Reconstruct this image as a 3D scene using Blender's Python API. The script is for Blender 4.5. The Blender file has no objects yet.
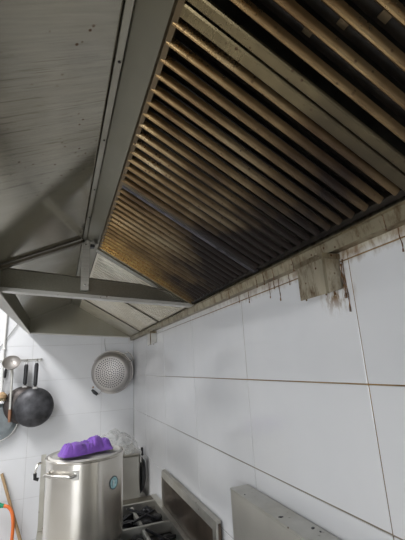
import bpy, bmesh, math, random
from mathutils import Vector, Matrix, noise
random.seed(7)
PI = math.pi
C = bpy.context.scene.collection
sc = bpy.context.scene

# ------------------------------------------------------------------ camera, world, lights, exposure
cam_data = bpy.data.cameras.new('camera')
cam_data.sensor_fit = 'VERTICAL'
cam_data.sensor_height = 36.0
cam_data.lens = 36.0 * 360.1 / 540.0
cam_data.clip_start = 0.02
cam = bpy.data.objects.new('camera', cam_data)
C.objects.link(cam)
yaw, pitch, roll = math.radians(21.787), math.radians(14.61), math.radians(-3.196)
fwd = Vector((math.sin(yaw) * math.cos(pitch), math.cos(yaw) * math.cos(pitch), math.sin(pitch)))
rgt0 = Vector((math.cos(yaw), -math.sin(yaw), 0.0))
up0 = rgt0.cross(fwd)
rgt = math.cos(roll) * rgt0 + math.sin(roll) * up0
up = -math.sin(roll) * rgt0 + math.cos(roll) * up0
cm = Matrix((rgt, up, -fwd)).transposed().to_4x4()
cm.translation = Vector((-0.665, 0.0, 1.56))
cam.matrix_world = cm
sc.camera = cam

world = bpy.data.worlds.new('world')
sc.world = world
world.use_nodes = True
world.node_tree.nodes['Background'].inputs[0].default_value = (0.85, 0.92, 1.0, 1)
world.node_tree.nodes['Background'].inputs[1].default_value = 0.3

sc.view_settings.view_transform = 'Standard'
sc.view_settings.look = 'None'
sc.view_settings.gamma = 1.0
sc.view_settings.use_curve_mapping = False
sc.view_settings.exposure = -0.08

def area(name, loc, sx, sy, power, col, rot=(0, 0, 0)):
    d = bpy.data.lights.new(name, 'AREA')
    d.shape = 'RECTANGLE'; d.size = sx; d.size_y = sy
    d.energy = power; d.color = col
    o = bpy.data.objects.new(name, d); C.objects.link(o)
    o.location = loc; o.rotation_euler = rot
    return o
TUBES = [(-1.81, 2.3), (-3.3, 2.5), (-3.3, 0.4)]  # first lamp follows the hood's shadow edge; the left two are added fill
TUBE_W = [45, 3, 2]
for i, (tx, ty) in enumerate(TUBES):
    area('tube_light', (tx, ty, 2.80), 0.28, 1.3, TUBE_W[i], (0.985, 0.985, 1.0))
area('added_window_fill', (-2.9, -2.12, 1.35), 2.0, 1.3, 54, (0.93, 0.96, 1.0), (PI / 2, 0, 0))  # added fill light, as if from an unseen window behind the camera

# ------------------------------------------------------------------ materials
def nt(name):
    m = bpy.data.materials.new(name); m.use_nodes = True
    t = m.node_tree
    return m, t, t.nodes['Principled BSDF']
def nd(t, kind, **kw):
    n = t.nodes.new(kind)
    for k, v in kw.items():
        setattr(n, k, v)
    return n
def ramp(t, src, stops):
    r = nd(t, 'ShaderNodeValToRGB')
    el = r.color_ramp.elements
    while len(el) < len(stops): el.new(0.5)
    for e, (p, c) in zip(el, stops):
        e.position = p
        e.color = (c, c, c, 1) if isinstance(c, (int, float)) else (*c, 1)
    t.links.new(src, r.inputs[0])
    return r.outputs[0]
def coords(t, scale=(1, 1, 1), world_space=True, rot=(0, 0, 0)):
    mp = nd(t, 'ShaderNodeMapping'); mp.inputs['Scale'].default_value = scale
    mp.inputs['Rotation'].default_value = rot
    if world_space:
        t.links.new(nd(t, 'ShaderNodeNewGeometry').outputs['Position'], mp.inputs[0])
    else:
        t.links.new(nd(t, 'ShaderNodeTexCoord').outputs['Object'], mp.inputs[0])
    return mp.outputs[0]
def noise_tex(t, vec, scale, detail=3, rough=0.55):
    n = nd(t, 'ShaderNodeTexNoise'); n.inputs['Scale'].default_value = scale
    n.inputs['Detail'].default_value = detail; n.inputs['Roughness'].default_value = rough
    t.links.new(vec, n.inputs['Vector'])
    return n.outputs[0]
def mix(t, fac, a, b):
    n = nd(t, 'ShaderNodeMix', data_type='RGBA')
    for i, v in ((0, fac), (6, a), (7, b)):
        if isinstance(v, (int, float)): n.inputs[i].default_value = v
        elif isinstance(v, tuple): n.inputs[i].default_value = (*v, 1)
        else: t.links.new(v, n.inputs[i])
    return n.outputs[2]
def mth(t, op, a, b=None, c=None):
    n = nd(t, 'ShaderNodeMath', operation=op)
    for i, v in enumerate((a, b, c)):
        if v is None: continue
        if isinstance(v, (int, float)): n.inputs[i].default_value = v
        else: t.links.new(v, n.inputs[i])
    return n.outputs[0]
def bump(t, b, h, strength=0.2, dist=0.01):
    n = nd(t, 'ShaderNodeBump'); n.inputs['Strength'].default_value = strength
    n.inputs['Distance'].default_value = dist
    t.links.new(h, n.inputs['Height']); t.links.new(n.outputs[0], b.inputs['Normal'])
def simple(name, col, rough=0.5, metal=0.0, var=0.12, scale=20, spec=None, alpha=None, bumpy=0.0, aniso=(1, 1, 1)):
    m, t, b = nt(name)
    v = coords(t, aniso)
    n = noise_tex(t, v, scale)
    dark = tuple(c * (1 - var * 2) for c in col); lite = tuple(min(1, c * (1 + var)) for c in col)
    t.links.new(ramp(t, n, [(0.3, dark), (0.7, lite)]), b.inputs['Base Color'])
    b.inputs['Roughness'].default_value = rough; b.inputs['Metallic'].default_value = metal
    if bumpy: bump(t, b, n, bumpy, 0.004)
    if alpha is not None: b.inputs['Alpha'].default_value = alpha
    return m
def steel(name, col, rough, stretch=(1, 1, 1), streak=0.0, speck=0.0, metal=0.9, grain=60, dirt=0.0, blotch=0.45):
    """brushed stainless with grease streaks and dark specks"""
    m, t, b = nt(name)
    v = coords(t, stretch)
    g = noise_tex(t, v, grain, 2)
    base = ramp(t, g, [(0.25, tuple(c * 0.86 for c in col)), (0.75, tuple(min(1, c * 1.08) for c in col))])
    big = noise_tex(t, coords(t), 3.0, 3)
    base = mix(t, ramp(t, big, [(0.42, 0.0), (0.75, blotch)]), base, (col[0] * 0.72, col[1] * 0.66, col[2] * 0.52))
    if streak:
        s = noise_tex(t, coords(t, (4, 140, 4), rot=(0, 0, 0.05)), 1.6, 4, 0.68)
        gate = noise_tex(t, coords(t), 2.2, 2)
        f = mth(t, 'MULTIPLY', ramp(t, s, [(0.57, 0.0), (0.62, streak)]), ramp(t, gate, [(0.42, 0.0), (0.56, 1.0)]))
        base = mix(t, f, base, (0.10, 0.075, 0.05))
    if speck:
        vo = nd(t, 'ShaderNodeTexVoronoi'); vo.inputs['Scale'].default_value = 40
        t.links.new(coords(t), vo.inputs['Vector'])
        f = mth(t, 'MULTIPLY', ramp(t, vo.outputs['Distance'], [(0.10, speck), (0.16, 0.0)]),
                ramp(t, noise_tex(t, coords(t), 4.5, 2), [(0.50, 0.0), (0.60, 1.0)]))
        base = mix(t, f, base, (0.12, 0.06, 0.03))
    if dirt:
        dn = noise_tex(t, coords(t, (1, 1, 0.35)), 32, 5, 0.7)
        base = mix(t, ramp(t, dn, [(0.47, 0.0), (0.66, dirt)]), base, (0.11, 0.060, 0.022))
    t.links.new(base, b.inputs['Base Color'])
    rr = ramp(t, big, [(0.3, max(0.02, rough - 0.05)), (0.8, rough + 0.02 + blotch * 0.2)])
    t.links.new(rr, b.inputs['Roughness'])
    b.inputs['Metallic'].default_value = metal
    return m

# glazed white wall tile, yellow-brown grease film close under the hood gutter of the right wall
def tile_mat():
    m, t, b = nt('white_glazed_tile')
    sp = nd(t, 'ShaderNodeSeparateXYZ')
    t.links.new(nd(t, 'ShaderNodeNewGeometry').outputs['Position'], sp.inputs[0])
    cloud = noise_tex(t, coords(t), 2.5, 3)
    base = ramp(t, cloud, [(0.3, (0.74, 0.75, 0.77)), (0.7, (0.80, 0.805, 0.82))])
    n2 = noise_tex(t, coords(t, (1, 1, 0.45)), 40, 4, 0.65)
    nearwall = mth(t, 'GREATER_THAN', sp.outputs[0], -0.05)
    # strip above the top joint
    zz = mth(t, 'MULTIPLY_ADD', n2, 0.05, sp.outputs[2])
    strip = nd(t, 'ShaderNodeMapRange'); strip.inputs[1].default_value = 1.806; strip.inputs[2].default_value = 1.838
    strip.inputs[4].default_value = 0.9
    t.links.new(zz, strip.inputs[0])
    # splash around the grease cup
    dy = mth(t, 'SUBTRACT', sp.outputs[1], 0.735); dz = mth(t, 'SUBTRACT', sp.outputs[2], 1.735)
    d2 = mth(t, 'ADD', mth(t, 'MULTIPLY', dy, dy), mth(t, 'MULTIPLY', dz, dz))
    dist = mth(t, 'SQRT', d2)
    rr = nd(t, 'ShaderNodeMapRange'); rr.inputs[1].default_value = 0.085; rr.inputs[2].default_value = 0.03; rr.inputs[4].default_value = 1.0
    t.links.new(mth(t, 'MULTIPLY_ADD', n2, 0.04, mth(t, 'SUBTRACT', dist, 0.02)), rr.inputs[0])
    spl = mth(t, 'MULTIPLY', rr.outputs[0], ramp(t, n2, [(0.48, 0.0), (0.62, 1.0)]))
    yfade = nd(t, 'ShaderNodeMapRange'); yfade.inputs[1].default_value = 2.2; yfade.inputs[2].default_value = 1.1; yfade.inputs[3].default_value = 0.15
    t.links.new(mth(t, 'MULTIPLY_ADD', n2, 0.5, sp.outputs[1]), yfade.inputs[0])
    fac = mth(t, 'MULTIPLY', mth(t, 'MAXIMUM', mth(t, 'MULTIPLY', strip.outputs[0], yfade.outputs[0]), spl), nearwall)
    fac = mth(t, 'MINIMUM', fac, 1.0)
    colr = mix(t, fac, base, mix(t, ramp(t, n2, [(0.42, 0.0), (0.66, 1.0)]), (0.50, 0.45, 0.34), (0.22, 0.13, 0.06)))
    t.links.new(colr, b.inputs['Base Color'])
    b.inputs['Roughness'].default_value = 0.13
    b.inputs['Specular IOR Level'].default_value = 0.42
    bump(t, b, noise_tex(t, coords(t), 6, 2), 0.05, 0.01)
    return m
M = {}
M['tile'] = tile_mat()
def grout_mat():
    m, t, b = nt('stained_grout')
    sp = nd(t, 'ShaderNodeSeparateXYZ')
    t.links.new(nd(t, 'ShaderNodeNewGeometry').outputs['Position'], sp.inputs[0])
    n = noise_tex(t, coords(t), 9, 4)
    mr = nd(t, 'ShaderNodeMapRange'); mr.inputs[1].default_value = 1.15; mr.inputs[2].default_value = 1.50
    t.links.new(mth(t, 'MULTIPLY_ADD', n, 0.2, sp.outputs[2]), mr.inputs[0])
    yr = nd(t, 'ShaderNodeMapRange'); yr.inputs[1].default_value = 2.6; yr.inputs[2].default_value = 1.4
    t.links.new(sp.outputs[1], yr.inputs[0])
    f = mth(t, 'MULTIPLY', mr.outputs[0], yr.outputs[0])
    dirty = mix(t, ramp(t, n, [(0.4, 0.0), (0.6, 1.0)]), (0.30, 0.19, 0.07), (0.20, 0.12, 0.05))
    back = nd(t, 'ShaderNodeMapRange'); back.inputs[1].default_value = 2.0; back.inputs[2].default_value = 3.3
    t.links.new(sp.outputs[1], back.inputs[0])
    clean = mix(t, back.outputs[0], (0.26, 0.25, 0.23), (0.58, 0.58, 0.58))
    t.links.new(mix(t, f, clean, dirty), b.inputs['Base Color'])
    b.inputs['Roughness'].default_value = 0.8
    return m
M['grout'] = grout_mat()
M['paint'] = simple('white_wall_paint', (0.80, 0.80, 0.79), 0.7, var=0.03, scale=3)
M['greypaint'] = simple('grey_wall_paint', (0.40, 0.40, 0.40), 0.6, var=0.04, scale=3)
M['floor'] = simple('pale_floor_tile', (0.52, 0.51, 0.49), 0.35, var=0.10, scale=5)
M['hood'] = steel('hood_steel_plate', (0.405, 0.38, 0.31), 0.14, (3, 60, 3), streak=0.5, speck=0.9, grain=3)
M['hood_clean'] = steel('hood_steel_fold', (0.32, 0.31, 0.26), 0.34, (60, 4, 60), grain=3)
M['headplate'] = steel('dark_reflection_steel', (0.19, 0.18, 0.14), 0.36, (1, 1, 1), grain=6)  # same hood steel; the dark reflection it shows is put into the colour
M['crown'] = steel('folded_crown_steel', (0.27, 0.26, 0.22), 0.36, (1, 1, 1), grain=8)
M['darkedge'] = steel('dark_folded_edge', (0.20, 0.18, 0.14), 0.4, (1, 1, 1), grain=14)
M['rust'] = steel('rusty_lip', (0.19, 0.145, 0.09), 0.45, (1, 1, 1), speck=1.0, grain=30)
M['rimsteel'] = steel('hood_rim_steel', (0.66, 0.65, 0.61), 0.36, (2, 2, 50), grain=3, speck=0.8, metal=0.55)
M['gutter'] = steel('greasy_gutter_steel', (0.36, 0.32, 0.23), 0.40, (1, 1, 1), speck=1.0, grain=18, dirt=0.75)
M['cup'] = steel('grease_cup_steel', (0.52, 0.47, 0.36), 0.45, (1, 1, 0.5), speck=1.0, grain=28, dirt=0.9)
M['farfilter'] = steel('clean_filter_steel', (0.70, 0.66, 0.56), 0.40, (1, 1, 1), grain=20, metal=0.7)
M['brushed'] = simple('brushed_steel', (0.58, 0.565, 0.52), 0.33, 0.72, var=0.05, scale=5)
M['pot'] = steel('pot_steel', (0.74, 0.70, 0.63), 0.27, (24, 24, 0.5), grain=4)
M['dullsteel'] = steel('worn_steel', (0.60, 0.59, 0.55), 0.42, (1, 1, 1), speck=0.8, grain=14)
def pot_steel():
    m, t, b = nt('spun_pot_steel')
    b.inputs['Base Color'].default_value = (0.74, 0.70, 0.64, 1)
    t.links.new(ramp(t, noise_tex(t, coords(t), 9, 3), [(0.3, (0.70, 0.665, 0.60)), (0.7, (0.78, 0.745, 0.69))]), b.inputs['Base Color'])
    b.inputs['Metallic'].default_value = 0.92; b.inputs['Roughness'].default_value = 0.27; b.inputs['Anisotropic Rotation'].default_value = 0.25
    b.inputs['Anisotropic'].default_value = 0.75
    tg = nd(t, 'ShaderNodeTangent', direction_type='RADIAL', axis='Z')
    t.links.new(tg.outputs[0], b.inputs['Tangent'])
    return m
M['pot'] = pot_steel()
M['lidsteel'] = steel('dull_lid_steel', (0.62, 0.61, 0.58), 0.45, (1, 1, 1), grain=12, metal=0.45)
M['colander'] = steel('dull_colander_steel', (0.46, 0.44, 0.43), 0.38, (1, 1, 1), grain=12, metal=0.7)
M['bright'] = steel('polished_steel', (0.70, 0.69, 0.67), 0.16, (1, 1, 1), grain=10)

def bar_mat(name, kind):
    """bronze-brown greased steel with soot over the burner, its ellipse widened to darken the lower bars"""
    m, t, b = nt(name)
    sp = nd(t, 'ShaderNodeSeparateXYZ')
    t.links.new(nd(t, 'ShaderNodeNewGeometry').outputs['Position'], sp.inputs[0])
    n = noise_tex(t, coords(t), 5, 4)
    fine = noise_tex(t, coords(t, (3, 1, 3)), 45, 3, 0.7)
    a = ramp(t, n, [(0.3, (0.21, 0.115, 0.042)), (0.55, (0.37, 0.25, 0.12)), (0.75, (0.48, 0.385, 0.24))])
    if kind == 'frame':
        a = ramp(t, n, [(0.3, (0.15, 0.115, 0.06)), (0.7, (0.24, 0.195, 0.11))])
    # golden grease towards the far end
    gy = nd(t, 'ShaderNodeMapRange'); gy.inputs[1].default_value = 1.34; gy.inputs[2].default_value = 1.66
    t.links.new(mth(t, 'MULTIPLY_ADD', n, 0.3, mth(t, 'SUBTRACT', sp.outputs[1], 0.15)), gy.inputs[0])
    a = mix(t, gy.outputs[0], a, ramp(t, fine, [(0.3, (0.30, 0.12, 0.03)), (0.65, (0.50, 0.35, 0.12))]))
    # dark ellipse: soot over the burner, stretched to darken the lower bar ends
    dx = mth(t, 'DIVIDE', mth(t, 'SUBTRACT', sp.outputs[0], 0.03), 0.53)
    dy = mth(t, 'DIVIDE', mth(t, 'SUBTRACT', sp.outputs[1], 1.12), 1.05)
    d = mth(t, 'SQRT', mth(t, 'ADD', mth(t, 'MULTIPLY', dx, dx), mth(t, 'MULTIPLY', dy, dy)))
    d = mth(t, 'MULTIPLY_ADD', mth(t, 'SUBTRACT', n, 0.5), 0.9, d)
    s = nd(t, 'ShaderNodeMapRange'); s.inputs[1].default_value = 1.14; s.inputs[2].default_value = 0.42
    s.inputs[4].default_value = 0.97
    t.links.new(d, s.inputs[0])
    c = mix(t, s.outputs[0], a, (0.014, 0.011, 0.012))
    vo = nd(t, 'ShaderNodeTexVoronoi'); vo.inputs['Scale'].default_value = 60
    t.links.new(coords(t), vo.inputs['Vector'])
    c = mix(t, mth(t, 'MULTIPLY', ramp(t, vo.outputs['Distance'], [(0.12, 0.85), (0.2, 0.0)]), ramp(t, n, [(0.45, 0.0), (0.6, 1.0)])), c, (0.05, 0.02, 0.012))
    t.links.new(c, b.inputs['Base Color'])
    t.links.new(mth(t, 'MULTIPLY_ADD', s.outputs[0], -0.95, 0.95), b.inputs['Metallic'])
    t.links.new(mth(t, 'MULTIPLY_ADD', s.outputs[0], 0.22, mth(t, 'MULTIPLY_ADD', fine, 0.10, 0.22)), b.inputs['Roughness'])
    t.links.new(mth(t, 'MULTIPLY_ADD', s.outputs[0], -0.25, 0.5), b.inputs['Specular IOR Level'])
    bump(t, b, fine, 0.05, 0.001)
    return m
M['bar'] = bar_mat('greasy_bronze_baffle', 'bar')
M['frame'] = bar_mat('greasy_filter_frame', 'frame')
M['jointsteel'] = simple('blue_grey_filter_edge', (0.11, 0.105, 0.12), 0.35, 0.8, var=0.25, scale=30)
M['soot'] = simple('sooty_inner_baffle', (0.030, 0.024, 0.018), 0.5, 0.3, var=0.3, scale=20)
M['plenum'] = simple('sooty_plenum', (0.045, 0.040, 0.030), 0.7, 0.0, var=0.3, scale=10)
M['drip'] = simple('brown_grease', (0.17, 0.085, 0.03), 0.3, 0.0, var=0.3, scale=60)
M['black'] = simple('black_plastic', (0.025, 0.025, 0.027), 0.35, 0.0, var=0.2, scale=30)
M['wok'] = simple('seasoned_wok_iron', (0.085, 0.085, 0.092), 0.45, 0.55, var=0.3, scale=16, bumpy=0.25)
M['wokold'] = simple('older_wok_iron', (0.10, 0.085, 0.08), 0.5, 0.5, var=0.3, scale=16, bumpy=0.25)
M['pan'] = simple('grey_pan_coating', (0.17, 0.19, 0.195), 0.35, 0.4, var=0.15, scale=12)
M['castiron'] = simple('greasy_cast_iron', (0.020, 0.020, 0.024), 0.28, 0.3, var=0.4, scale=30, bumpy=0.4)
M['darkface'] = simple('burnt_brown_face', (0.11, 0.085, 0.065), 0.28, 0.6, var=0.35, scale=5)
M['wood'] = simple('pale_wood', (0.46, 0.31, 0.17), 0.6, 0, var=0.2, scale=25, aniso=(4, 4, 0.5))
M['brownwood'] = simple('brown_wood', (0.30, 0.15, 0.085), 0.55, 0, var=0.2, scale=25, aniso=(4, 4, 0.5))
M['bristle'] = simple('straw_bristle', (0.55, 0.46, 0.30), 0.8, 0, var=0.25, scale=70)
M['orange'] = simple('orange_rubber', (0.85, 0.20, 0.04), 0.4, 0, var=0.06)
M['green'] = simple('green_plastic', (0.02, 0.33, 0.17), 0.4, 0, var=0.1)
M['white_plastic'] = simple('white_plastic', (0.74, 0.74, 0.72), 0.45, 0, var=0.05)
M['wire'] = simple('grey_wire', (0.36, 0.36, 0.35), 0.5, 0, var=0.1)
M['sticker_rim'] = simple('dark_sticker_rim', (0.10, 0.15, 0.17), 0.4, 0, var=0.1)
M['sticker'] = simple('pale_teal_sticker', (0.40, 0.66, 0.70), 0.4, 0, var=0.25, scale=90)
M['sticker_mark'] = simple('white_sticker_print', (0.85, 0.88, 0.88), 0.4, 0, var=0.05)
M['hole'] = simple('dark_hole', (0.05, 0.045, 0.05), 0.6, 0, var=0.1)
def cloth_mat():
    m, t, b = nt('purple_microfibre')
    n = noise_tex(t, coords(t), 14, 3)
    t.links.new(ramp(t, n, [(0.3, (0.16, 0.055, 0.40)), (0.7, (0.27, 0.11, 0.56))]), b.inputs['Base Color'])
    b.inputs['Roughness'].default_value = 0.9
    b.inputs['Sheen Weight'].default_value = 0.35
    bump(t, b, noise_tex(t, coords(t), 220, 2), 0.5, 0.003)
    return m
M['cloth'] = cloth_mat()
def film_mat():
    m, t, b = nt('clear_plastic_film')
    b.inputs['Base Color'].default_value = (0.66, 0.67, 0.66, 1)
    b.inputs['Roughness'].default_value = 0.16
    t.links.new(ramp(t, noise_tex(t, coords(t), 12, 3), [(0.3, 0.20), (0.7, 0.48)]), b.inputs['Alpha'])
    bump(t, b, noise_tex(t, coords(t), 16, 3, 0.6), 0.5, 0.01)
    return m
M['film'] = film_mat()
def emit_mat(name, col, k):
    m, t, b = nt(name)
    b.inputs['Base Color'].default_value = (*col, 1)
    b.inputs['Emission Color'].default_value = (*col, 1); b.inputs['Emission Strength'].default_value = k
    return m
M['tube'] = emit_mat('lit_tube_diffuser', (1.0, 0.98, 0.95), 6)
M['window_glow'] = emit_mat('added_window_glow', (0.93, 0.96, 1.0), 2.0)

# ------------------------------------------------------------------ mesh helpers
def obj(name, bm, mat, parent=None, loc=(0, 0, 0), rot=(0, 0, 0), smooth=False):
    me = bpy.data.meshes.new(name)
    bmesh.ops.recalc_face_normals(bm, faces=bm.faces)
    bm.to_mesh(me); bm.free()
    me.materials.append(M[mat] if isinstance(mat, str) else mat)
    if smooth:
        me.polygons.foreach_set('use_smooth', [True] * len(me.polygons))
        try: me.set_sharp_from_angle(angle=math.radians(42))
        except Exception: pass
    o = bpy.data.objects.new(name, me); C.objects.link(o)
    o.parent = parent; o.location = loc; o.rotation_euler = rot
    return o
def share(src, name, parent, loc, rot=(0, 0, 0)):
    o = bpy.data.objects.new(name, src.data); C.objects.link(o)
    o.parent = parent; o.location = loc; o.rotation_euler = rot
    return o
def thing(name, label, cat, loc=(0, 0, 0), rot=(0, 0, 0), group=None):
    o = bpy.data.objects.new(name, None); C.objects.link(o)
    o.empty_display_size = 0.05
    o.location = loc; o.rotation_euler = rot
    return tag(o, label, cat, group)
def tag(o, label, cat, group=None):
    o['label'] = label; o['category'] = cat
    if group: o['group'] = group
    return o
def struct(o, label=None):
    o['kind'] = 'structure'
    if label: o['label'] = label
    return o
def add_box(bm, a, b, bev=0.0):
    x0, y0, z0 = a; x1, y1, z1 = b
    v = [bm.verts.new(p) for p in ((x0, y0, z0), (x1, y0, z0), (x1, y1, z0), (x0, y1, z0), (x0, y0, z1), (x1, y0, z1), (x1, y1, z1), (x0, y1, z1))]
    fs = [bm.faces.new([v[i] for i in q]) for q in ((3, 2, 1, 0), (4, 5, 6, 7), (0, 1, 5, 4), (1, 2, 6, 5), (2, 3, 7, 6), (3, 0, 4, 7))]
    if bev:
        es = list({e for f in fs for e in f.edges})
        bmesh.ops.bevel(bm, geom=es, offset=bev, segments=1, affect='EDGES', profile=0.5)
    return bm
def box(a, b, bev=0.0):
    return add_box(bmesh.new(), a, b, bev)
def add_prism(bm, poly, d):
    """poly: list of 3D points, extruded by vector d"""
    d = Vector(d); n = len(poly)
    a = [bm.verts.new(p) for p in poly]; b = [bm.verts.new(Vector(p) + d) for p in poly]
    bm.faces.new(a); bm.faces.new(b[::-1])
    for i in range(n):
        bm.faces.new((a[i], b[i], b[(i + 1) % n], a[(i + 1) % n]))
    return bm
def prism(poly, d):
    return add_prism(bmesh.new(), poly, d)
def xz_prism(pts, y0, y1):
    return prism([(x, y0, z) for x, z in pts], (0, y1 - y0, 0))
def add_lathe(bm, prof, n=40, cap0=True, cap1=True, closed=False):
    rings = []
    for r, z in prof:
        if r < 1e-6: rings.append([bm.verts.new((0, 0, z))])
        else: rings.append([bm.verts.new((r * math.cos(2 * PI * i / n), r * math.sin(2 * PI * i / n), z)) for i in range(n)])
    pairs = list(zip(rings, rings[1:])) + ([(rings[-1], rings[0])] if closed else [])
    for a, b in pairs:
        for i in range(n):
            j = (i + 1) % n
            if len(a) == 1 and len(b) == 1: continue
            if len(a) == 1: bm.faces.new((a[0], b[j], b[i]))
            elif len(b) == 1: bm.faces.new((a[i], a[j], b[0]))
            else: bm.faces.new((a[i], a[j], b[j], b[i]))
    if not closed:
        if cap0 and len(rings[0]) > 1: bm.faces.new(rings[0][::-1])
        if cap1 and len(rings[-1]) > 1: bm.faces.new(rings[-1])
    return bm
def lathe(prof, n=40, **k):
    return add_lathe(bmesh.new(), prof, n, **k)
def spline(pts, n=8):
    pts = [Vector(p) for p in pts]; out = []
    q = [pts[0] * 2 - pts[1]] + pts + [pts[-1] * 2 - pts[-2]]
    for i in range(1, len(q) - 2):
        a, b, c, d = q[i - 1:i + 3]
        for k in range(n):
            u = k / n
            out.append(0.5 * ((2 * b) + (c - a) * u + (2 * a - 5 * b + 4 * c - d) * u * u + (3 * b - a - 3 * c + d) * u ** 3))
    return out + [pts[-1]]
def add_tube(bm, pts, r, n=8, flat=1.0):
    pts = [Vector(p) for p in pts]
    rs = r if isinstance(r, (list, tuple)) else [r] * len(pts)
    prev = None; ref = None
    for i, p in enumerate(pts):
        tdir = (pts[min(i + 1, len(pts) - 1)] - pts[max(i - 1, 0)]).normalized()
        if ref is None:
            ref = Vector((0, 0, 1)) if abs(tdir.z) < 0.9 else Vector((1, 0, 0))
        u = (ref - tdir * ref.dot(tdir)).normalized(); ref = u
        w = tdir.cross(u)
        ring = [bm.verts.new(p + u * (rs[i] * math.cos(2 * PI * k / n)) + w * (rs[i] * flat * math.sin(2 * PI * k / n))) for k in range(n)]
        if prev is None: bm.faces.new(ring[::-1])
        else:
            for k in range(n):
                bm.faces.new((prev[k], prev[(k + 1) % n], ring[(k + 1) % n], ring[k]))
        prev = ring
    bm.faces.new(prev)
    return bm
def tube(pts, r, n=8, flat=1.0):
    return add_tube(bmesh.new(), pts, r, n, flat)

# ------------------------------------------------------------------ the room
XL, YF, YB, ZC = -4.2, -2.2, 3.6, 2.9
struct(obj('floor', box((XL - .1, YF - .1, -0.1), (0.1, YB + .1, 0.0)), 'floor'), 'pale tiled kitchen floor')
struct(obj('ceiling', box((XL - .1, YF - .1, ZC), (0.1, YB + .1, ZC + .1)), 'paint'), 'white kitchen ceiling')
wr = struct(obj('wall_right', box((0.0022, YF, 0.0), (0.1, YB + .1, ZC)), 'grout'), 'white tiled wall behind the stove and under the hood')
wb = struct(obj('wall_back', box((XL, YB + 0.002, 0.0), (0.0022, YB + .1, ZC)), 'grout'), 'white tiled end wall with hanging pans')
struct(obj('wall_left', box((XL - .1, YF, 0), (XL, YB + .1, ZC)), 'greypaint'), 'grey painted wall opposite the stove')  # unseen wall, kept grey to cut its bounce onto the right wall
bm = bmesh.new()
WX0, WX1, WZ0, WZ1 = -3.9, -1.9, 0.7, 2.0
add_box(bm, (XL, YF - .1, 0), (WX0, YF, ZC)); add_box(bm, (WX1, YF - .1, 0), (0.1, YF, ZC))
add_box(bm, (WX0, YF - .1, 0), (WX1, YF, WZ0)); add_box(bm, (WX0, YF - .1, WZ1), (WX1, YF, ZC))
struct(obj('wall_front', bm, 'paint'), 'white painted wall behind the photographer, with an opening for the added window')
w1 = struct(obj('added_window', box((WX0, YF - 0.07, WZ0), (WX1, YF - 0.05, WZ1)), 'window_glow'), 'glowing window added out of view as fill light')  # invented window out of view, glowing to fill the room with light
bm = bmesh.new()
for x0 in (WX0, WX0 + .65, WX0 + 1.3, WX1 - .05): add_box(bm, (x0, YF - .05, WZ0), (x0 + .05, YF - .01, WZ1))
for z0 in (WZ0, WZ1 - .05): add_box(bm, (WX0 + .05, YF - .05, z0), (WX1 - .05, YF - .012, z0 + .05))
obj('added_window_frame', bm, 'white_plastic', w1)

TW, TH, G = 0.594, 0.3026, 0.004
zs = [1.494 + k * TH for k in range(-5, 5)]
zs = [0.0] + [z for z in zs if 0.02 < z < ZC] + [ZC]
tile_cache = {}
def tile(parent, axis, a0, a1, z0, z1):
    g = .0033 if axis == 'y' else .0022
    w, h = round(a1 - a0 - g, 4), round(z1 - z0 - g, 4)
    key = (axis, w, h)
    jit = (random.random() - .5) * 0.0008
    if axis == 'y': loc = (0.0 + jit, (a0 + a1) / 2, (z0 + z1) / 2)
    else: loc = ((a0 + a1) / 2, YB + jit, (z0 + z1) / 2)
    if key not in tile_cache:
        if axis == 'y': b = box((0.0, -w / 2, -h / 2), (0.008, w / 2, h / 2), 0.0012)
        else: b = box((-w / 2, 0.0, -h / 2), (w / 2, 0.008, h / 2), 0.0012)
        o = obj('tile', b, 'tile', parent, loc)
        tile_cache[key] = o
    else:
        o = share(tile_cache[key], 'tile', parent, loc)
    # laid by hand: each tile sits a touch out of true
    j1, j2 = (random.random() - .5) * 0.003, (random.random() - .5) * 0.003
    o.rotation_euler = (0, j1, j2) if axis == 'y' else (j1, 0, j2)
ys = [0.677 + k * TW for k in range(-4, 5)]
ys = [YF] + [y for y in ys if YF + .02 < y < YB - .02] + [YB]
xs = [-0.891 + k * TW for k in range(-5, 2)]
xs = [XL] + [x for x in xs if XL + .02 < x < -.02] + [0.0]
for z0, z1 in zip(zs, zs[1:]):
    for y0, y1 in zip(ys, ys[1:]): tile(wr, 'y', y0, y1, z0, z1)
    for x0, x1 in zip(xs, xs[1:]): tile(wb, 'x', x0, x1, z0, z1)

for i, (tx, ty) in enumerate(TUBES):
    lab = ['white ceiling tube lamp nearest the hanging pans and the hood', 'added unseen ceiling fill lamp on the left, far end', 'added unseen ceiling fill lamp on the left, near end'][i]  # the left pair are unseen lamps added for fill
    t = thing('ceiling_lamp', lab, 'lamp', (tx, ty, ZC), group='ceiling tube lamps')
    obj('housing', prism([(-.17, -.68, -.06), (.17, -.68, -.06), (.18, -.68, 0), (-.18, -.68, 0)], (0, 1.36, 0)), 'white_plastic', t)
    obj('diffuser', box((-.15, -.65, -.085), (.15, .65, -.061), .006), 'tube', t)

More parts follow.
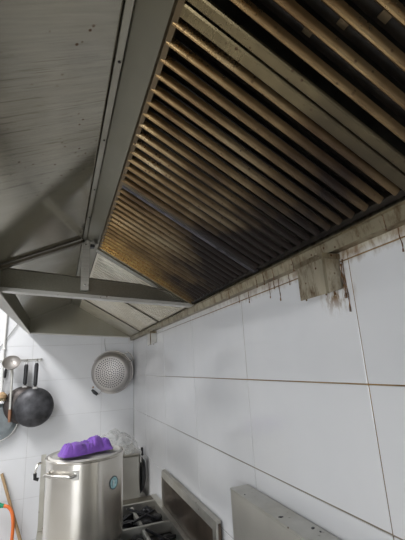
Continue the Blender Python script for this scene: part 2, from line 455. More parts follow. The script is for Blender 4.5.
# ------------------------------------------------------------------ extractor hood
HY0, HY1, DIV = -0.85, 3.585, 1.77
RIMX = -0.924
pk = (-0.573, 2.183)          # crown fold
rd = (-0.511, 2.146)          # upper edge of the filters
gt = (-0.023, 1.858)          # lower edge of the filters
hood = thing('range_hood', 'long stainless steel extractor hood with sloping plates above the stove', 'range hood', (0, 0, 0))
def plate(name, pts, mat, y0=HY0, y1=HY1, th=0.002, par=hood):
    """folded sheet: open polyline in XZ given thickness on its upper side, extruded along Y"""
    n = len(pts); up_pts = []
    for i in range(n):
        a = Vector(pts[max(i - 1, 0)]); b = Vector(pts[min(i + 1, n - 1)])
        d = (b - a).normalized(); up_pts.append((pts[i][0] - d.y * th, pts[i][1] + d.x * th))
    bm = bmesh.new(); N = 2
    ring = lambda y: [bm.verts.new((x, y, z)) for x, z in list(pts) + up_pts[::-1]]
    a, b = ring(y0), ring(y1); m = len(a)
    for i in range(m):
        bm.faces.new((a[i], a[(i + 1) % m], b[(i + 1) % m], b[i]))
    bm.faces.new(a[::-1]); bm.faces.new(b)
    return obj(name, bm, mat, par)
plate('front_slope_plate', [(-0.932, 2.030), (pk[0] - 0.012, pk[1] - 0.002)], 'hood')
plate('crown_fold', [(pk[0] - 0.012, pk[1] - 0.006), (pk[0] - 0.011, pk[1] - 0.009), (pk[0] + 0.002, pk[1] - 0.012), (pk[0] + 0.004, pk[1] - 0.004)], 'crown')
plate('filter_head_plate', [(pk[0] + 0.004, pk[1] - 0.004), (rd[0], rd[1])], 'headplate')
plate('head_lip', [(rd[0] - .001, rd[1]), (rd[0] + 0.001, rd[1] - 0.013), (rd[0] + 0.011, rd[1] - 0.016), (rd[0] + .012, rd[1] - .008)], 'rust', HY0, DIV - .02, .0015)
plate('front_skirt', [(RIMX, 1.912), (-0.932, 2.030)], 'hood_clean')
# drip channel on the lower front edge, wider towards the near end
bm = bmesh.new()
a = [(RIMX + .006, HY0, 1.912), (RIMX + .006, HY0, 1.904), (RIMX - .10, HY0, 1.888), (RIMX - .10, HY0, 1.912)]
b = [(RIMX + .006, HY1, 1.912), (RIMX + .006, HY1, 1.904), (RIMX - .012, HY1, 1.902), (RIMX - .012, HY1, 1.912)]
va = [bm.verts.new(p) for p in a]; vb = [bm.verts.new(p) for p in b]
bm.faces.new(va[::-1]); bm.faces.new(vb)
for i in range(4): bm.faces.new((va[i], va[(i + 1) % 4], vb[(i + 1) % 4], vb[i]))
obj('front_drip_channel', bm, 'rimsteel', hood)
# wall gutter under the filters
gut = obj('wall_gutter', xz_prism([(-0.001, 1.820), (-0.030, 1.820), (-0.034, 1.848), (-0.040, 1.850), (-0.040, 1.853), (-0.031, 1.853), (-0.027, 1.824), (-0.001, 1.824)], HY0, HY1), 'gutter', hood)
obj('gutter_upstand', box((-0.006, HY0, 1.825), (-0.002, HY1, 1.90)), 'gutter', hood)
# casing behind the filters
obj('plenum_top', box((-0.60, HY0, 2.44), (-0.002, HY1, 2.45)), 'plenum', hood)
obj('plenum_side', box((-0.60, HY0, 2.19), (-0.595, HY1, 2.44)), 'plenum', hood)
obj('plenum_wall_sheet', box((-0.005, HY0, 1.902), (-0.001, HY1, 2.44)), 'plenum', hood)
# end plates
gab = [(RIMX, 1.908), (-0.030, 1.850), (-0.030, 1.875), (rd[0], rd[1] + .02), (pk[0], pk[1] + .015), (-0.945, 2.040), (-0.940, 1.908)]
obj('end_plate', xz_prism(gab, HY1, HY1 + 0.004), 'hood_clean', hood)
obj('end_plate', xz_prism(gab, HY0 - 0.004, HY0), 'hood_clean', hood)
obj('end_rim', prism([(RIMX, HY1 - .03, 1.912), (-0.035, HY1 - .03, 1.853), (-0.035, HY1 - .03, 1.845), (RIMX, HY1 - .03, 1.903)], (0, 0.03, 0)), 'rimsteel', hood)
for y in (HY0, HY1):
    obj('plenum_end', box((-0.60, y - .004, 2.19), (-.006, y, 2.44)), 'plenum', hood)
    obj('plenum_end', xz_prism([(rd[0], rd[1] + .02), (-.01, 1.875), (-.01, 2.19), (rd[0], 2.19)], y - .004, y), 'plenum', hood)
# divider frame between the near and the far bay
div = obj('divider_web', prism([(-0.925, DIV, 1.930), (-0.040, DIV, 1.862), (-0.100, DIV, 1.912), (-0.300, DIV, 1.962), (-0.928, DIV, 2.024)], (0, 0.004, 0)), 'hood_clean', hood)
obj('divider_top_flange', prism([(-0.928, DIV - .012, 2.024), (-0.300, DIV - .012, 1.962), (-0.135, DIV - .012, 1.924), (-0.135, DIV - .012, 1.928), (-0.300, DIV - .012, 1.966), (-0.928, DIV - .012, 2.028)], (0, 0.03, 0)), 'darkedge', hood)
obj('divider_bottom_rail', prism([(-0.925, DIV - .03, 1.932), (-0.030, DIV - .03, 1.866), (-0.030, DIV - .03, 1.850), (-0.925, DIV - .03, 1.916)], (0, 0.05, 0)), 'rimsteel', hood)
post = obj('divider_post', box((-0.588, DIV - .030, 1.925), (-0.552, DIV - .012, 2.176), .001), 'rimsteel', hood)
for z in (1.95, 2.15):
    o = obj('rivet', lathe([(0, .003), (.004, .002), (.005, 0)], 10), 'bright', post, (-.570, DIV - .0305, z), (PI / 2, 0, 0))
obj('divider_brace', prism([(-0.930, DIV - .03, 2.026), (-0.575, DIV - .03, 2.177), (-0.575, DIV - .03, 2.163), (-0.930, DIV - .03, 2.012)], (0, 0.03, 0)), 'darkedge', hood)
E1 = Vector((gt[0] - rd[0], 0, gt[1] - rd[1])); FL = E1.length; E1.normalize(); TH_F = math.atan2(-E1.z, E1.x)
NRM = Vector((-E1.z, 0, E1.x))
def slope_box(name, u0, u1, y0, y1, n0, n1, mat, par=hood):
    P = lambda u, y, n: Vector((rd[0], y, rd[1])) + E1 * u + NRM * n
    return obj(name, prism([P(u0, y0, n0), P(u1, y0, n0), P(u1, y0, n1), P(u0, y0, n1)], (0, y1 - y0, 0)), mat, par)
slope_box('divider_filter_rest', 0.0, FL - .01, DIV - .020, DIV + .022, -.014, .012, 'hood_clean')
slope_box('blank_plate', 0.0, FL - .005, 3.105, HY1 - .001, -.002, .001, 'farfilter')
slope_box('blank_plate_edge', 0.0, FL - .01, 3.083, 3.105, -.010, .004, 'darkedge')
# hanger clip where post, brace and head plate meet
obj('hanger_clip', box((-0.550, DIV - .045, 2.135), (-0.530, DIV - .012, 2.150), .002), 'black', hood)
for y in (-.4, .1, .35, .62, .9, 1.2, 1.45):
    obj('rivet', lathe([(0, .0025), (.003, .0015), (.0036, 0)], 8), 'soot', hood, (pk[0] - .003, y, pk[1] - .0112), (PI, 0, 0))
# brown grease runs on gutter and wall below it
def drip(pts, r):
    n = len(pts)
    pp = spline(pts, 4)
    rs = [r * (0.75 + 0.25 * math.sin(i * 1.7)) if i < len(pp) - 2 else r * 1.25 for i in range(len(pp))]
    obj('grease_run', tube(pp, rs, 6, 0.5), 'drip', hood)
for y, z0, z1, r in ((0.52, 1.819, 1.765, .0022), (0.694, 1.80, 1.665, .0032), (0.701, 1.79, 1.70, .0045),
                     (0.99, 1.819, 1.745, .002), (1.02, 1.819, 1.79, .0018), (1.05, 1.819, 1.765, .0015), (0.93, 1.819, 1.785, .0018), (1.20, 1.819, 1.775, .002), (1.28, 1.819, 1.79, .0018)):
    drip([(-.0015, y, z0), (-.0015, y + .001, (z0 * 2 + z1) / 3), (-.0015, y - .002, (z0 + z1 * 2) / 3), (-.0015, y - .001, z1)], r)
for y, z1 in ((0.525, 1.812), (1.03, 1.806), (1.08, 1.808), (0.97, 1.810), (1.31, 1.812), (.86, 1.811)):
    drip([(-.0345, y, 1.848), (-.0325, y, 1.835), (-.031, y, 1.822), (-.031, y, z1)], .0022)

# ------------------------------------------------------------------ baffle filters
PITCH = 0.0406
def half_round(w, h, L, n=7, th=0.0012, up_=False):
    """U-shaped bead along local x, opening towards +z (or -z)"""
    bm = bmesh.new(); s = -1 if not up_ else 1
    prof = [(w / 2 * math.cos(PI * k / n), s * h * math.sin(PI * k / n)) for k in range(n + 1)]
    inner = [(y * (1 - 2 * th / w), z - s * th) for y, z in prof]
    loop = prof + inner[::-1]
    rings = []
    for x in (0, L):
        rings.append([bm.verts.new((x, y, z)) for y, z in loop])
    m = len(loop)
    for i in range(m):
        bm.faces.new((rings[0][i], rings[0][(i + 1) % m], rings[1][(i + 1) % m], rings[1][i]))
    for r in rings:
        for i in range(n):
            bm.faces.new((r[i], r[i + 1], r[m - 2 - i], r[m - 1 - i]))
    return bm
bar_src = back_src = None
def baffle_filter(y0, y1, first, nb, label, edge_near=.024, edge_far=.024, near_mat='frame', far_mat='frame'):
    global bar_src, back_src
    t = thing('baffle_filter', label, 'hood filter', (rd[0], y0, rd[1]), (0, TH_F, 0), 'greasy baffle filters of the near hood bay')
    w = y1 - y0; L = FL - 0.012
    obj('frame_head', box((0.003, 0, 0.000), (0.014, w, 0.024), .001), 'soot', t)
    obj('frame_foot', box((L - 0.016, 0, 0.000), (L, w, 0.024), .001), 'soot', t)
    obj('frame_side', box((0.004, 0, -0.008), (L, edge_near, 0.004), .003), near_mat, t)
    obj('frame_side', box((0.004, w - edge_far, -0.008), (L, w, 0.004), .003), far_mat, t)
    for k in range(nb):
        yy = first + k * PITCH - y0
        loc = (0.010, yy, 0.004)
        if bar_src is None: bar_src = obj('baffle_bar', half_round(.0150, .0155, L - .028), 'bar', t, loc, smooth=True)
        else: share(bar_src, 'baffle_bar', t, loc)
        if k < nb - 1:
            loc = (0.010, yy + PITCH / 2, 0.020)
            if back_src is None: back_src = obj('inner_baffle', half_round(.030, .012, L - .028, 5, up_=True), 'soot', t, loc, smooth=True)
            else: share(back_src, 'inner_baffle', t, loc)
    return t
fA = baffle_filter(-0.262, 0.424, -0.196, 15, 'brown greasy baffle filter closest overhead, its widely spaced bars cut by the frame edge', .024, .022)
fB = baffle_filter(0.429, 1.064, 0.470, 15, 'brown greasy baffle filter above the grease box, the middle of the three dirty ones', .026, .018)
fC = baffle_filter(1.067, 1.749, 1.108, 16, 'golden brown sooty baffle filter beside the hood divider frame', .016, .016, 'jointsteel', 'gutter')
# little clips seen between the bars of the nearest filter
for x, y in ((.20, .3515), (.235, .311), (.275, .2705)):
    obj('spacer_clip', box((x, y + .262 - .011, .022), (x + .016, y + .262 + .011, .027)), 'rust', fA)
def far_filter(y0, y1, label):
    t = thing('baffle_filter', label, 'hood filter', (rd[0], y0, rd[1]), (0, TH_F, 0), 'clean baffle filters of the far hood bay')
    w = y1 - y0; L = FL - 0.012
    obj('frame_side', box((0.004, 0, -0.010), (L, .016, 0.004)), 'darkedge', t)
    obj('frame_side', box((0.004, w - .014, -0.004), (L, w, 0.004)), 'farfilter', t)
    obj('frame_head', box((0.004, .014, -0.002), (.016, w - .014, 0.006)), 'farfilter', t)
    obj('frame_foot', box((L - .014, .014, -0.002), (L, w - .014, 0.006)), 'farfilter', t)
    bm = bmesh.new(); n = int((w - .03) / .046)
    for k in range(n):
        yc = .015 + (w - .03) * (k + .5) / n
        add_prism(bm, [(0.016, yc - .0135, .004), (0.016, yc - .0095, -.005), (0.016, yc + .0095, -.005), (0.016, yc + .0135, .004)], (L - .030, 0, 0))
    o = obj('baffle_bars', bm, 'farfilter', t); o['kind'] = 'stuff'
    obj('inner_sheet', box((0.016, .015, .010), (L - .014, w - .015, .013)), 'soot', t)
far_filter(1.795, 2.432, 'pale clean baffle filter just past the hood divider frame')
far_filter(2.440, 3.080, 'pale clean baffle filter farthest away, next to the blank plate by the end wall')

# ------------------------------------------------------------------ grease boxes hanging under the gutter
def grease_box(label, y0, y1, x0, z0, z1, mat='cup'):
    t = thing('grease_box', label, 'grease box', (0, 0, 0), group='grease boxes under the gutter')
    obj('body', prism([(x0, y0, z0 - .006), (-.003, y0, z0 + .008), (-.003, y0, z1), (x0, y0, z1)], (0, y1 - y0, 0)), mat, t)
    bm = bmesh.new()
    add_box(bm, (x0 - .003, y0 - .003, z1 - .012), (x0, y1 + .003, z1 + .002)); add_box(bm, (x0, y0 - .003, z1 - .012), (-.003, y0, z1 + .002))
    add_box(bm, (x0 - .0015, y0 - .0015, z0 - .006), (x0 + .004, y0 + .003, z1 - .012))
    obj('folded_edge', bm, 'gutter', t)
    obj('spout', lathe([(.009, 0), (.009, .02)], 12), 'gutter', t, ((x0) / 2, (y0 + y1) / 2, z1 - .002))
    for yy, xx in ((y0 + .01, x0 + .004), (y1 - .02, x0 + .004), (y0 + .003, x0 + .025)):
        obj('grease_drop', lathe([(0, -.006), (.0025, -.004), (.002, 0), (0, .003)], 8), 'drip', t, (xx, yy, z0 - .004))
    return t
grease_box('stained steel grease box hanging against the tiles, the large near one', 0.702, 0.812, -0.056, 1.718, 1.814)
grease_box('small steel grease box under the far end of the gutter, by the corner', 2.645, 2.75, -0.050, 1.725, 1.812, 'rimsteel')

# ------------------------------------------------------------------ stove, splashbacks, counter
SZ = 0.72
st = thing('gas_stove', 'low stainless steel gas stove with sooty black burner wells below the hood', 'stove', (0, 0, 0))
bm = bmesh.new()
add_box(bm, (-0.70, -0.6, 0.10), (-0.012, 2.72, SZ - .06))
obj('body', bm, 'brushed', st)
bm = bmesh.new()
add_box(bm, (-0.742, -0.6, SZ - .06), (-0.012, 1.30, SZ))
add_box(bm, (-0.742, 1.30, SZ - .06), (-0.66, 2.72, SZ)); add_box(bm, (-0.05, 1.30, SZ - .06), (-0.012, 2.72, SZ))
obj('top_plate', bm, 'dullsteel', st)
for x in (-.66, -.1):
    for y in (-.5, 1.1, 2.6):
        obj('leg', lathe([(.022, 0), (.022, .02), (.03, .03), (.03, .10)], 14), 'brushed', st, (x, y, 0))
# steel divider bars over the wells
for y in (1.32, 1.78, 2.24, 2.60):
    obj('well_bar', box((-0.66, y - .010, SZ - .05), (-0.05, y + .010, SZ + .004), .002), 'dullsteel', st)
for y0, y1 in ((1.80, 2.22), (2.26, 2.58)):
    obj('cross_bar', box((-0.215, y0 + .015, SZ - .03), (-0.197, y1 - .015, SZ - .002), .002), 'dullsteel', st)
obj('rear_ledge', box((-0.66, 2.615, SZ - .06), (-0.05, 2.72, SZ - .004)), 'darkedge', st)
for y in (1.55, 2.02, 2.42):
    b_ = obj('burner', lathe([(.02, -.01), (.05, -.005), (.06, .012), (.10, .015), (.11, 0), (.11, -.02)], 24), 'castiron', st, (-0.33, y, SZ - .042), smooth=True)
    for k in range(5):
        a = k * 2 * PI / 5 + .4
        obj('grate_arm', prism([(.05, -.008, .01), (.16, -.008, .01), (.16, -.008, .034), (.11, -.008, .040), (.05, -.008, .022)], (0, .016, 0)), 'castiron', b_, (0, 0, 0), (0, 0, a))
# charred crust of grease and iron scraps in the wells
rg = random.Random(3)
for k in range(26):
    x = rg.uniform(-.30, -.075); y = rg.choice([rg.uniform(2.28, 2.57), rg.uniform(1.85, 2.2)])
    bm = bmesh.new()
    bmesh.ops.create_icosphere(bm, subdivisions=2, radius=1)
    sx, sy, szz = rg.uniform(.02, .05), rg.uniform(.015, .04), rg.uniform(.008, .022)
    for v in bm.verts:
        d = 1 + .35 * noise.noise(v.co * 1.7 + Vector((k, 0, 0)))
        v.co = Vector((v.co.x * sx * d, v.co.y * sy * d, v.co.z * szz * d))
    obj('charred_crust', bm, 'castiron', st, (x, y, SZ - .042 + szz * .5), (0, 0, rg.uniform(0, 3)), smooth=True)
bm = box((-0.66, 1.30, SZ - .062), (-0.05, 2.62, SZ - .052))
obj('well_floor', bm, 'castiron', st)
for (x0, y0, x1, y1) in ((-.12, 2.02, -.20, 2.18), (-.10, 2.44, -.25, 2.30), (-.09, 2.31, -.24, 2.52), (-.26, 1.92, -.12, 1.99)):
    obj('iron_bar', tube([(x0, y0, SZ - .004), (x1, y1, SZ + .006)], .007, 8), 'castiron', st)

sb = thing('splash_panel', 'low dark splash panel in a pale steel frame along the tiles behind the burners', 'splashback', (0, 0, 0))
py0, py1, ptop, ps = 1.590, 2.480, 0.925, SZ + .002
obj('sheet', box((-0.024, py0, ps), (-0.012, py1, ptop - .01)), 'darkface', sb)
obj('top_frame', prism([(-.010, py0, ptop), (-.030, py0, ptop - .004), (-.034, py0, ptop - .042), (-.024, py0, ptop - .042), (-.022, py0, ptop - .012), (-.010, py0, ptop - .010)], (0, py1 - py0, 0)), 'dullsteel', sb)
obj('side_frame', box((-.034, py0, ps), (-.0245, py0 + .04, ptop - .042)), 'dullsteel', sb)
obj('side_frame', box((-.034, py1 - .012, ps), (-.0245, py1, ptop - .042)), 'dullsteel', sb)

bs = thing('steel_back_ledge', 'tall boxy brushed steel back ledge standing against the tiles, nearest the camera', 'splashback', (0, 0, 0))
obj('casing', box((-.077, -0.55, SZ + .001), (-.006, 1.322, 1.120), .002), 'brushed', bs)
obj('top_cap', box((-.078, -0.55, 1.1205), (-.004, 1.324, 1.1265), .0015), 'dullsteel', bs)
for k in range(14):
    y = rg.uniform(.75, 1.28); x = rg.uniform(-.07, -.015)
    bm = bmesh.new(); bmesh.ops.create_icosphere(bm, subdivisions=1, radius=1)
    s = rg.uniform(.0025, .006)
    for v in bm.verts: v.co = Vector((v.co.x * s, v.co.y * s * 1.5, v.co.z * .0012)) * (1 + .3 * noise.noise(v.co * 2 + Vector((k, 1, 2))))
    obj('grease_crumb', bm, 'castiron' if k % 3 == 0 else 'dullsteel', bs, (x, y, 1.127), (0, 0, rg.uniform(0, 3)))

ct = thing('work_table', 'low steel table in the far corner behind the stove', 'table', (0, 0, 0))
obj('top', box((-0.62, 2.74, 0.58), (-0.012, 3.59, 0.62), .003), 'dullsteel', ct)
for x in (-.58, -.05):
    for y in (2.79, 3.54):
        obj('leg', box((x - .02, y - .02, 0), (x + .02, y + .02, .58)), 'brushed', ct)
obj('lower_shelf', box((-.56, 2.80, .18), (-.07, 3.53, .20)), 'brushed', ct)

# ------------------------------------------------------------------ stock pot
PX, PY, PR, PH = -0.515, 2.19, 0.193, 0.410
pz = SZ + .007
pot = thing('stock_pot', 'large cylindrical stainless steel stock pot with side handles on the stove', 'pot', (PX, PY, pz))
obj('body', lathe([(0, 0), (PR - .022, 0), (PR - .008, .006), (PR - .001, .022), (PR, .04), (PR, PH - .012), (PR + .006, PH - .008), (PR + .007, PH - .002), (PR + .004, PH), (PR - .003, PH - .002), (PR - .004, PH - .03), (0, PH - .035)], 72), 'pot', pot, smooth=True)
lid = obj('lid', lathe([(PR - .005, -.012), (PR - .006, .000), (PR - .016, .006), (PR - .022, .003), (PR - .030, .000), (PR - .06, .006), (.05, .016), (0, .018)], 64, cap0=False), 'lidsteel', pot, (0, 0, PH), smooth=True)
def pot_handle(ang):
    z = PH - .058; hw = .082; x0 = math.sqrt(PR * PR - hw * hw)
    h = obj('handle', tube(spline([(x0 - .002, -hw, z), (x0 + .030, -hw + .004, z + .001), (PR + .018, -hw * .72, z + .002), (PR + .027, 0, z + .003), (PR + .018, hw * .72, z + .002), (x0 + .030, hw - .004, z + .001), (x0 - .002, hw, z)], 5), .0075, 10), 'bright', pot, (0, 0, 0), (0, 0, ang), smooth=True)
    ma = math.asin(hw / PR)
    for s in (-1, 1):
        mo = obj('handle_mount', box((PR - .004, -.015, -.02), (PR + .004, .015, .02), .002), 'bright', h, (0, 0, z), (0, 0, s * ma))
    return h
pot_handle(math.radians(-132)); pot_handle(math.radians(48))
sk = math.radians(-52)
stk = obj('round_sticker', lathe([(.030, 0), (.030, .0008), (0, .0008)], 28), 'sticker_rim', pot, (0, 0, 0))
def around(ob, ang, z, off):
    ob.location = ((PR + off) * math.cos(ang), (PR + off) * math.sin(ang), z)
    ob.rotation_euler = (0, PI / 2, ang)
around(stk, math.radians(-49), PH - .125, .0002)
obj('sticker_face', lathe([(.025, .0008), (.025, .0014), (0, .0014)], 28), 'sticker', stk)
obj('sticker_print', prism([(-.012, -.004, .0015), (.012, -.004, .0015), (.012, .002, .0015), (-.012, .002, .0015)], (0, 0, .0004)), 'sticker_mark', stk)

# crumpled cloth
def cloth():
    bm = bmesh.new(); NX, NY = 64, 44
    def h(x, y):
        v = 0.0
        for cx, cy, sx, sy, a, amp in ((-.075, -.02, .055, .038, .2, .038), (-.015, -.005, .05, .030, -.3, .030), (.045, .005, .034, .034, .5, .050), (.085, -.005, .036, .018, -.2, .036), (.02, .035, .05, .02, .1, .03)):
            dx, dy = x - cx, y - cy
            u = dx * math.cos(a) + dy * math.sin(a); w = -dx * math.sin(a) + dy * math.cos(a)
            v = max(v, amp * math.exp(-((u / sx) ** 4 + (w / sy) ** 4) * .5)) if True else v
        q = Vector((x * 26, y * 34, 1)); q = q + Vector((noise.noise(q * .7), noise.noise(q * .7 + Vector((5, 5, 5))), 0)) * 1.1
        v += .022 * (1 - abs(noise.noise(q)) * 2.2) * (.35 + v * 14) * .6 + .011 * (1 - 2 * abs(noise.noise(q * 2.1))) 
        return v
    grid = []
    for j in range(NY):
        row = []
        for i in range(NX):
            u, w = i / (NX - 1) * 2 - 1, j / (NY - 1) * 2 - 1
            r = max(abs(u), abs(w)) or 1
            k = math.hypot(u, w); sc_ = r / k if k else 1
            u2, w2 = u * (0.55 + .45 * sc_), w * (0.55 + .45 * sc_)
            wob = 1 + .12 * noise.noise(Vector((u2 * 1.5, w2 * 1.5, 8)))
            x, y = u2 * .142 * wob, w2 * .062 * wob + .012 * math.sin(u2 * 3)
            edge = max(0, min(1, (1 - r) / .22))
            z = .004 + (h(x, y) * .85 + .008) * math.sin(edge * PI / 2)
            row.append(bm.verts.new((x, y, z)))
        grid.append(row)
    for j in range(NY - 1):
        for i in range(NX - 1):
            bm.faces.new((grid[j][i], grid[j][i + 1], grid[j + 1][i + 1], grid[j + 1][i]))
    return bm
cl = obj('cleaning_cloth', cloth(), 'cloth', None, (PX - .006, PY - .078, pz + PH + .016), (0, 0, math.radians(12)), smooth=True)
md = cl.modifiers.new('thickness', 'SOLIDIFY'); md.thickness = .004; md.offset = 0
tag(cl, 'crumpled purple microfibre cloth lying on the lid of the stock pot', 'cloth')

# slim steel upright with a black-gripped hook behind the pot
up_ = thing('steel_upright', 'slim flat steel upright with a black hook beside the stock pot', 'post', (-0.726, 2.46, SZ))
obj('bar', box((-.014, -.004, .001), (.012, .004, .385), .001), 'dullsteel', up_)
hk = obj('hook', tube(spline([(-.010, -.006, .345), (-.030, -.010, .340), (-.042, -.010, .305), (-.040, -.010, .270), (-.024, -.010, .262)], 5), .006, 8), 'bright', up_, smooth=True)
obj('grip', tube([(-.042, -.010, .296), (-.041, -.010, .268), (-.022, -.010, .262)], .010, 10), 'black', hk, smooth=True)

# ------------------------------------------------------------------ things in the far corner
cb = thing('steel_canister', 'square steel bin on the corner table, half covered by clear plastic film', 'bin', (-0.235, 3.12, 0.62))
obj('body', box((-.165, -.16, .001), (.165, .16, .305), .012), 'brushed', cb)
obj('lid', box((-.170, -.165, .306), (.170, .165, .325), .006), 'dullsteel', cb)
obj('latch', box((.166, -.16, .25), (.174, -.12, .30), .002), 'bright', cb)
def film():
    bm = bmesh.new(); N = 56; g = []
    for j in range(N):
        row = []
        for i in range(N):
            u, w = i / (N - 1) * 2 - 1, j / (N - 1) * 2 - 1
            x, y = u * .181, w * .1725
            over = max(abs(x) - .172, abs(y) - .168, 0)
            base = .330 - over * 3.6
            hump = .125 * math.exp(-(((x - .00) / .15) ** 2 + ((y - .02) / .13) ** 2))
            cr = .045 * abs(noise.noise(Vector((x * 11, y * 11, 2)))) + .02 * noise.noise(Vector((x * 26, y * 26, 5)))
            k = 1 if over == 0 else .35
            row.append(bm.verts.new((x + .008 * noise.noise(Vector((y * 20, u, 3))), y, max(base, .19) + (hump + max(cr, -.0)) * k + .003)))
        g.append(row)
    for j in range(N - 1):
        for i in range(N - 1):
            bm.faces.new((g[j][i], g[j][i + 1], g[j + 1][i + 1], g[j + 1][i]))
    return bm
fm = obj('plastic_film', film(), 'film', None, (-0.240, 3.12, 0.62), smooth=True)
tag(fm, 'crumpled clear plastic film heaped over the steel bin in the corner', 'plastic film')
lp = thing('black_pan', 'black pan leaning upright between the steel bin and the tiled wall', 'pan', (-0.024, 3.08, 0.621), (0, 0, 0))
obj('body', lathe([(0, 0), (.10, 0), (.135, .028), (.138, .028), (.102, -.004), (0, -.004)], 40), 'black', lp, (-.006, 0, .140), (0, PI / 2 - math.radians(4), PI), smooth=True)
obj('handle', tube([(-.004, 0, .272), (-.010, -.004, .33)], .009, 8), 'black', lp)

# ------------------------------------------------------------------ hanging on the end wall
def rail():
    t = thing('hook_rail', 'clear and steel hook rail on the end wall above the woks', 'hook rail', (-1.01, YB, 1.675))
    obj('backing', box((-.20, -.006, -.012), (.20, -.001, .012), .002), 'white_plastic', t)
    obj('rod', tube([(-.20, -.012, .006), (.20, -.012, .006)], .003, 8), 'bright', t)
    for x, d in ((-.155, .035), (-.075, .035), (-.028, .112), (.080, .070), (.164, .137), (.19, .035)):
        obj('hook', tube(spline([(x, -.010, .012), (x, -.012, -.006), (x, -.5 * d, -.012), (x, -d, -.012), (x, -d - .006, .002)], 4), .0026, 8), 'bright', t)
    return t
rail()
def wok(label, x, z, r, yoff, mat, hx, hz, tiltx, tiltz, grp):
    """hung with its round base towards the room"""
    t = thing('wok', label, 'wok', (x, YB - yoff, z), (tiltx, 0, tiltz), grp)
    dep = .062
    prof = [(r, 0), (r * .97, .014), (r * .86, .034), (r * .66, .050), (r * .42, .059), (r * .2, dep), (0, dep),
            (0, dep - .003), (r * .2, dep - .003), (r * .42, .056), (r * .66, .047), (r * .85, .031), (r * .955, .012), (r - .003, 0)]
    obj('bowl', lathe(prof, 56, closed=True), mat, t, (0, 0, 0), (PI / 2, 0, 0), smooth=True)
    d = Vector((hx - x, 0, hz - z)); L = d.length; a = math.atan2(d.x, d.z)
    h = obj('handle', tube(spline([(0, -.010, r - .004), (0, -.014, r + .02), (0, -.018, r + .07), (0, -.018, r + .13), (0, -.016, L)], 4), [.009] * 4 + [.0155] * 8 + [.0165] * 4 + [.011], 10, .75), 'black', t, (0, 0, 0), (0, a, 0), smooth=True)
    obj('handle_bracket', box((-.020, -.020, r - .016), (.020, -.006, r + .008), .003), 'bright', h)
    obj('hang_ring', tube(spline([(-.007, -.016, L - .004), (-.008, -.016, L + .012), (0, -.016, L + .02), (.008, -.016, L + .012), (.007, -.016, L - .004)], 4), .002, 6), 'bright', h)
    return t
wok('older wok hanging half hidden behind the big grey wok', -0.935, 1.310, 0.150, .056, 'wokold', -0.930, 1.640, 0, 0, 'woks on the end wall')
wok('big grey iron wok hanging in front, round base showing, beside bare tiles', -0.850, 1.290, 0.155, .123, 'wok', -0.846, 1.645, 0, 0, 'woks on the end wall')

ld = thing('soup_ladle', 'steel soup ladle hung bowl up beside the woks, wooden handle tip', 'ladle', (-1.040, YB - .130, 1.652), (0, 0, 0))
r = .070
prof = [(r, .012), (r * .97, .002), (r * .85, -.012), (r * .6, -.028), (r * .3, -.036), (0, -.038), (0, -.035), (r * .3, -.033), (r * .6, -.025), (r * .83, -.010), (r * .94, .003), (r * .97, .012)]
lb = obj('bowl', lathe(prof, 40, closed=True), 'colander', ld, (0, 0, .002), (math.radians(52), 0, 0), smooth=True)
obj('handle', tube(spline([(.006, -.004, -.045), (.010, .010, -.10), (.012, .012, -.25), (.014, .012, -.37)], 4), [.012] * 5 + [.010] * 8, 8, .5), 'dullsteel', ld, smooth=True)
obj('handle_tip', tube([(.014, .012, -.365), (.015, .012, -.40), (.016, .012, -.462)], [.011, .0135, .011], 10), 'brownwood', ld, smooth=True)

kn = thing('spatula', 'thin steel spatula with a black handle at the left of the ladle', 'spatula', (-1.088, YB - .018, 1.645))
obj('handle', tube(spline([(0, 0, -.005), (-.003, -.002, -.05), (-.008, 0, -.11)], 4), [.009] * 4 + [.011] * 4 + [.008], 8, .6), 'black', kn, smooth=True)
obj('shaft', tube([(-.008, 0, -.105), (-.018, 0, -.20)], .004, 8), 'bright', kn)
obj('blade', prism([(-.013, -.001, -.20), (-.024, -.001, -.20), (-.044, -.001, -.235), (-.048, -.001, -.32), (-.008, -.001, -.32), (-.006, -.001, -.235)], (0, .002, 0)), 'bright', kn)

br = thing('scrub_brush', 'straw coloured wooden scrub brush hanging above the grey frying pan', 'brush', (-1.097, YB - .092, 1.392))
obj('handle', tube(spline([(-.012, .01, .33), (-.010, .008, .2), (-.004, .002, .03)], 4), [.009] * 4 + [.011] * 5, 10), 'white_plastic', br, smooth=True)
obj('head', lathe([(0, -.022), (.028, -.020), (.040, -.010), (.040, .010), (.028, .022), (.012, .034), (0, .036)], 24), 'wood', br, smooth=True)
bm = bmesh.new()
for k in range(60):
    a = rg.uniform(0, 2 * PI); q = .034 * math.sqrt(rg.random())
    add_tube(bm, [(q * math.cos(a), q * math.sin(a), -.02), (q * 1.15 * math.cos(a), q * 1.1 * math.sin(a), -.036)], .0022, 4)
bo = obj('bristles', bm, 'bristle', br); bo['kind'] = 'stuff'

fp = thing('frying_pan', 'grey non-stick frying pan with a pale rim at the left edge, below the brush', 'pan', (-1.118, YB - .004, 1.194))
r = .148
obj('pan_body', lathe([(0, 0), (r * .74, 0), (r, .045), (r - .004, .047), (r * .73, .004), (0, .004)], 56), 'pan', fp, (0, 0, 0), (PI / 2, 0, 0), smooth=True)
obj('rim', lathe([(r - .004, .044), (r + .003, .044), (r + .003, .049), (r - .004, .049)], 56, closed=True), 'bright', fp, (0, 0, 0), (PI / 2, 0, 0), smooth=True)
obj('handle', tube(spline([(-r * .75, -.035, r * .66), (-r * 1.1, -.045, r), (-r * 1.9, -.045, r * 1.75)], 4), .011, 8, .6), 'black', fp, smooth=True)

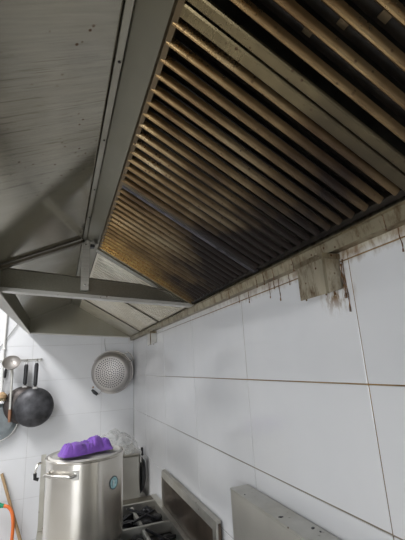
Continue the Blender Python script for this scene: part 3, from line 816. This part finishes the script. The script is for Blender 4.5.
# perforated steamer pan
co = thing('colander', 'stainless steel colander with a perforated base hanging near the corner', 'colander', (-0.205, YB - .035, 1.535), (math.radians(4), 0, math.radians(-17)))
R0, R1, DP = .188, .150, .105
obj('bowl', lathe([(R0 + .008, 0), (R0 + .008, .005), (R0, .006), (R0 - .004, .030), (R0 - .014, .036), (R1 + .014, DP - .018), (R1 + .004, DP - .004), (R1 - .010, DP), (0, DP),
                   (0, DP - .002), (R1 - .012, DP - .002), (R1 + .002, DP - .007), (R1 + .012, DP - .020), (R0 - .018, .036), (R0 - .007, .026), (R0 - .004, 0)], 64, closed=True), 'colander', co, (0, 0, 0), (PI / 2, 0, 0), smooth=True)
bm = bmesh.new(); holes = 0
for ring, n in ((.016, 6), (.034, 12), (.052, 18), (.070, 24), (.088, 30), (.106, 36), (.124, 40)):
    for k in range(n):
        a = 2 * PI * k / n + ring * 9
        c = Vector((ring * math.cos(a), 0, ring * math.sin(a)))
        q = [c + Vector((.0062 * math.cos(2 * PI * i / 7), -DP - .0006, .0062 * math.sin(2 * PI * i / 7))) for i in range(7)]
        add_prism(bm, q, (0, .0012, 0))
ho = obj('perforations', bm, 'hole', co); ho['kind'] = 'stuff'
def side_handle(ang, mat, wood):
    e = Vector((math.cos(ang), 0, math.sin(ang))); f = Vector((-math.sin(ang), 0, math.cos(ang)))
    P = lambda a, b, y: e * (R0 + a) + f * b + Vector((0, y, 0))
    h = obj('loop_handle', tube(spline([P(-.004, -.045, -.015), P(.025, -.042, -.02), P(.040, -.028, -.02), P(.042, .028, -.02), P(.025, .042, -.02), P(-.004, .045, -.015)], 5), .0045, 8), mat, co, smooth=True)
    if wood:
        obj('grip', tube([P(.041, -.034, -.02), P(.044, 0, -.02), P(.041, .034, -.02)], [.013, .016, .013], 12), 'black', h, smooth=True)
        obj('grip_collar', tube([P(.010, -.042, -.018), P(.026, -.040, -.02)], .009, 8), 'wood', h, smooth=True)
side_handle(math.radians(228), 'bright', True)
side_handle(math.radians(40), 'bright', False)
cd = obj('hanging_cord', tube([(-0.272, YB - .008, 1.845), (-0.272, YB - .012, 1.79), (-0.262, YB - .030, 1.722)], .0022, 6), 'wire')
tag(cd, 'thin grey cord from which the colander hangs', 'cord')

# pipe, wire, hose and stick at the left
wp = thing('wall_conduit', 'white plastic conduit running down the end wall at the left edge', 'pipe', (-1.120, YB - .014, 0))
obj('pipe', tube([(0, 0, 1.70), (0, 0, 2.85)], .011, 12), 'white_plastic', wp, smooth=True)
for z in (1.78, 2.15, 2.6):
    obj('clip', box((-.016, -.013, z - .008), (.016, .013, z + .008), .003), 'white_plastic', wp)
wi = obj('slack_wire', tube(spline([(-1.000, YB - .012, 2.02), (-1.035, YB - .014, 1.975), (-1.085, YB - .014, 1.895), (-1.150, YB - .012, 1.795), (-1.22, YB - .010, 1.745), (-1.33, YB - .010, 1.76)], 6), .004, 8), 'wire', smooth=True)
tag(wi, 'slack grey wire slanting down the end wall from the hood edge', 'wire')
hs = thing('gas_hose', 'orange rubber hose with a green coupling at the lower left', 'hose', (0, 0, 0))
obj('hose', tube(spline([(-1.020, 3.50, .588), (-.985, 3.49, .575), (-.958, 3.48, .535), (-.945, 3.47, .46), (-.946, 3.47, .345), (-.96, 3.47, .18), (-1.02, 3.46, .03), (-1.2, 3.40, .013)], 8), .012, 12), 'orange', hs, smooth=True)
cp = obj('coupling', tube([(-1.085, 3.505, .596), (-1.075, 3.505, .595), (-1.045, 3.503, .592), (-1.020, 3.50, .588)], [.012, .018, .018, .014], 12), 'green', hs, smooth=True)
obj('collar', tube([(-1.055, 3.504, .594), (-1.045, 3.504, .593)], .0205, 12), 'green', cp)
obj('feed_pipe', tube(spline([(-1.085, 3.505, .596), (-1.2, 3.51, .60), (-1.27, 3.56, .60), (-1.27, 3.60, .60)], 5), .009, 10), 'white_plastic', hs, smooth=True)
sk_ = obj('wooden_stick', tube([(-.780, 3.40, .012), (-.885, 3.468, .335), (-1.060, 3.575, .80)], [.012, .0125, .0115], 10), 'wood', smooth=True)
tag(sk_, 'plain wooden stick leaning on the end wall behind the orange hose', 'stick')
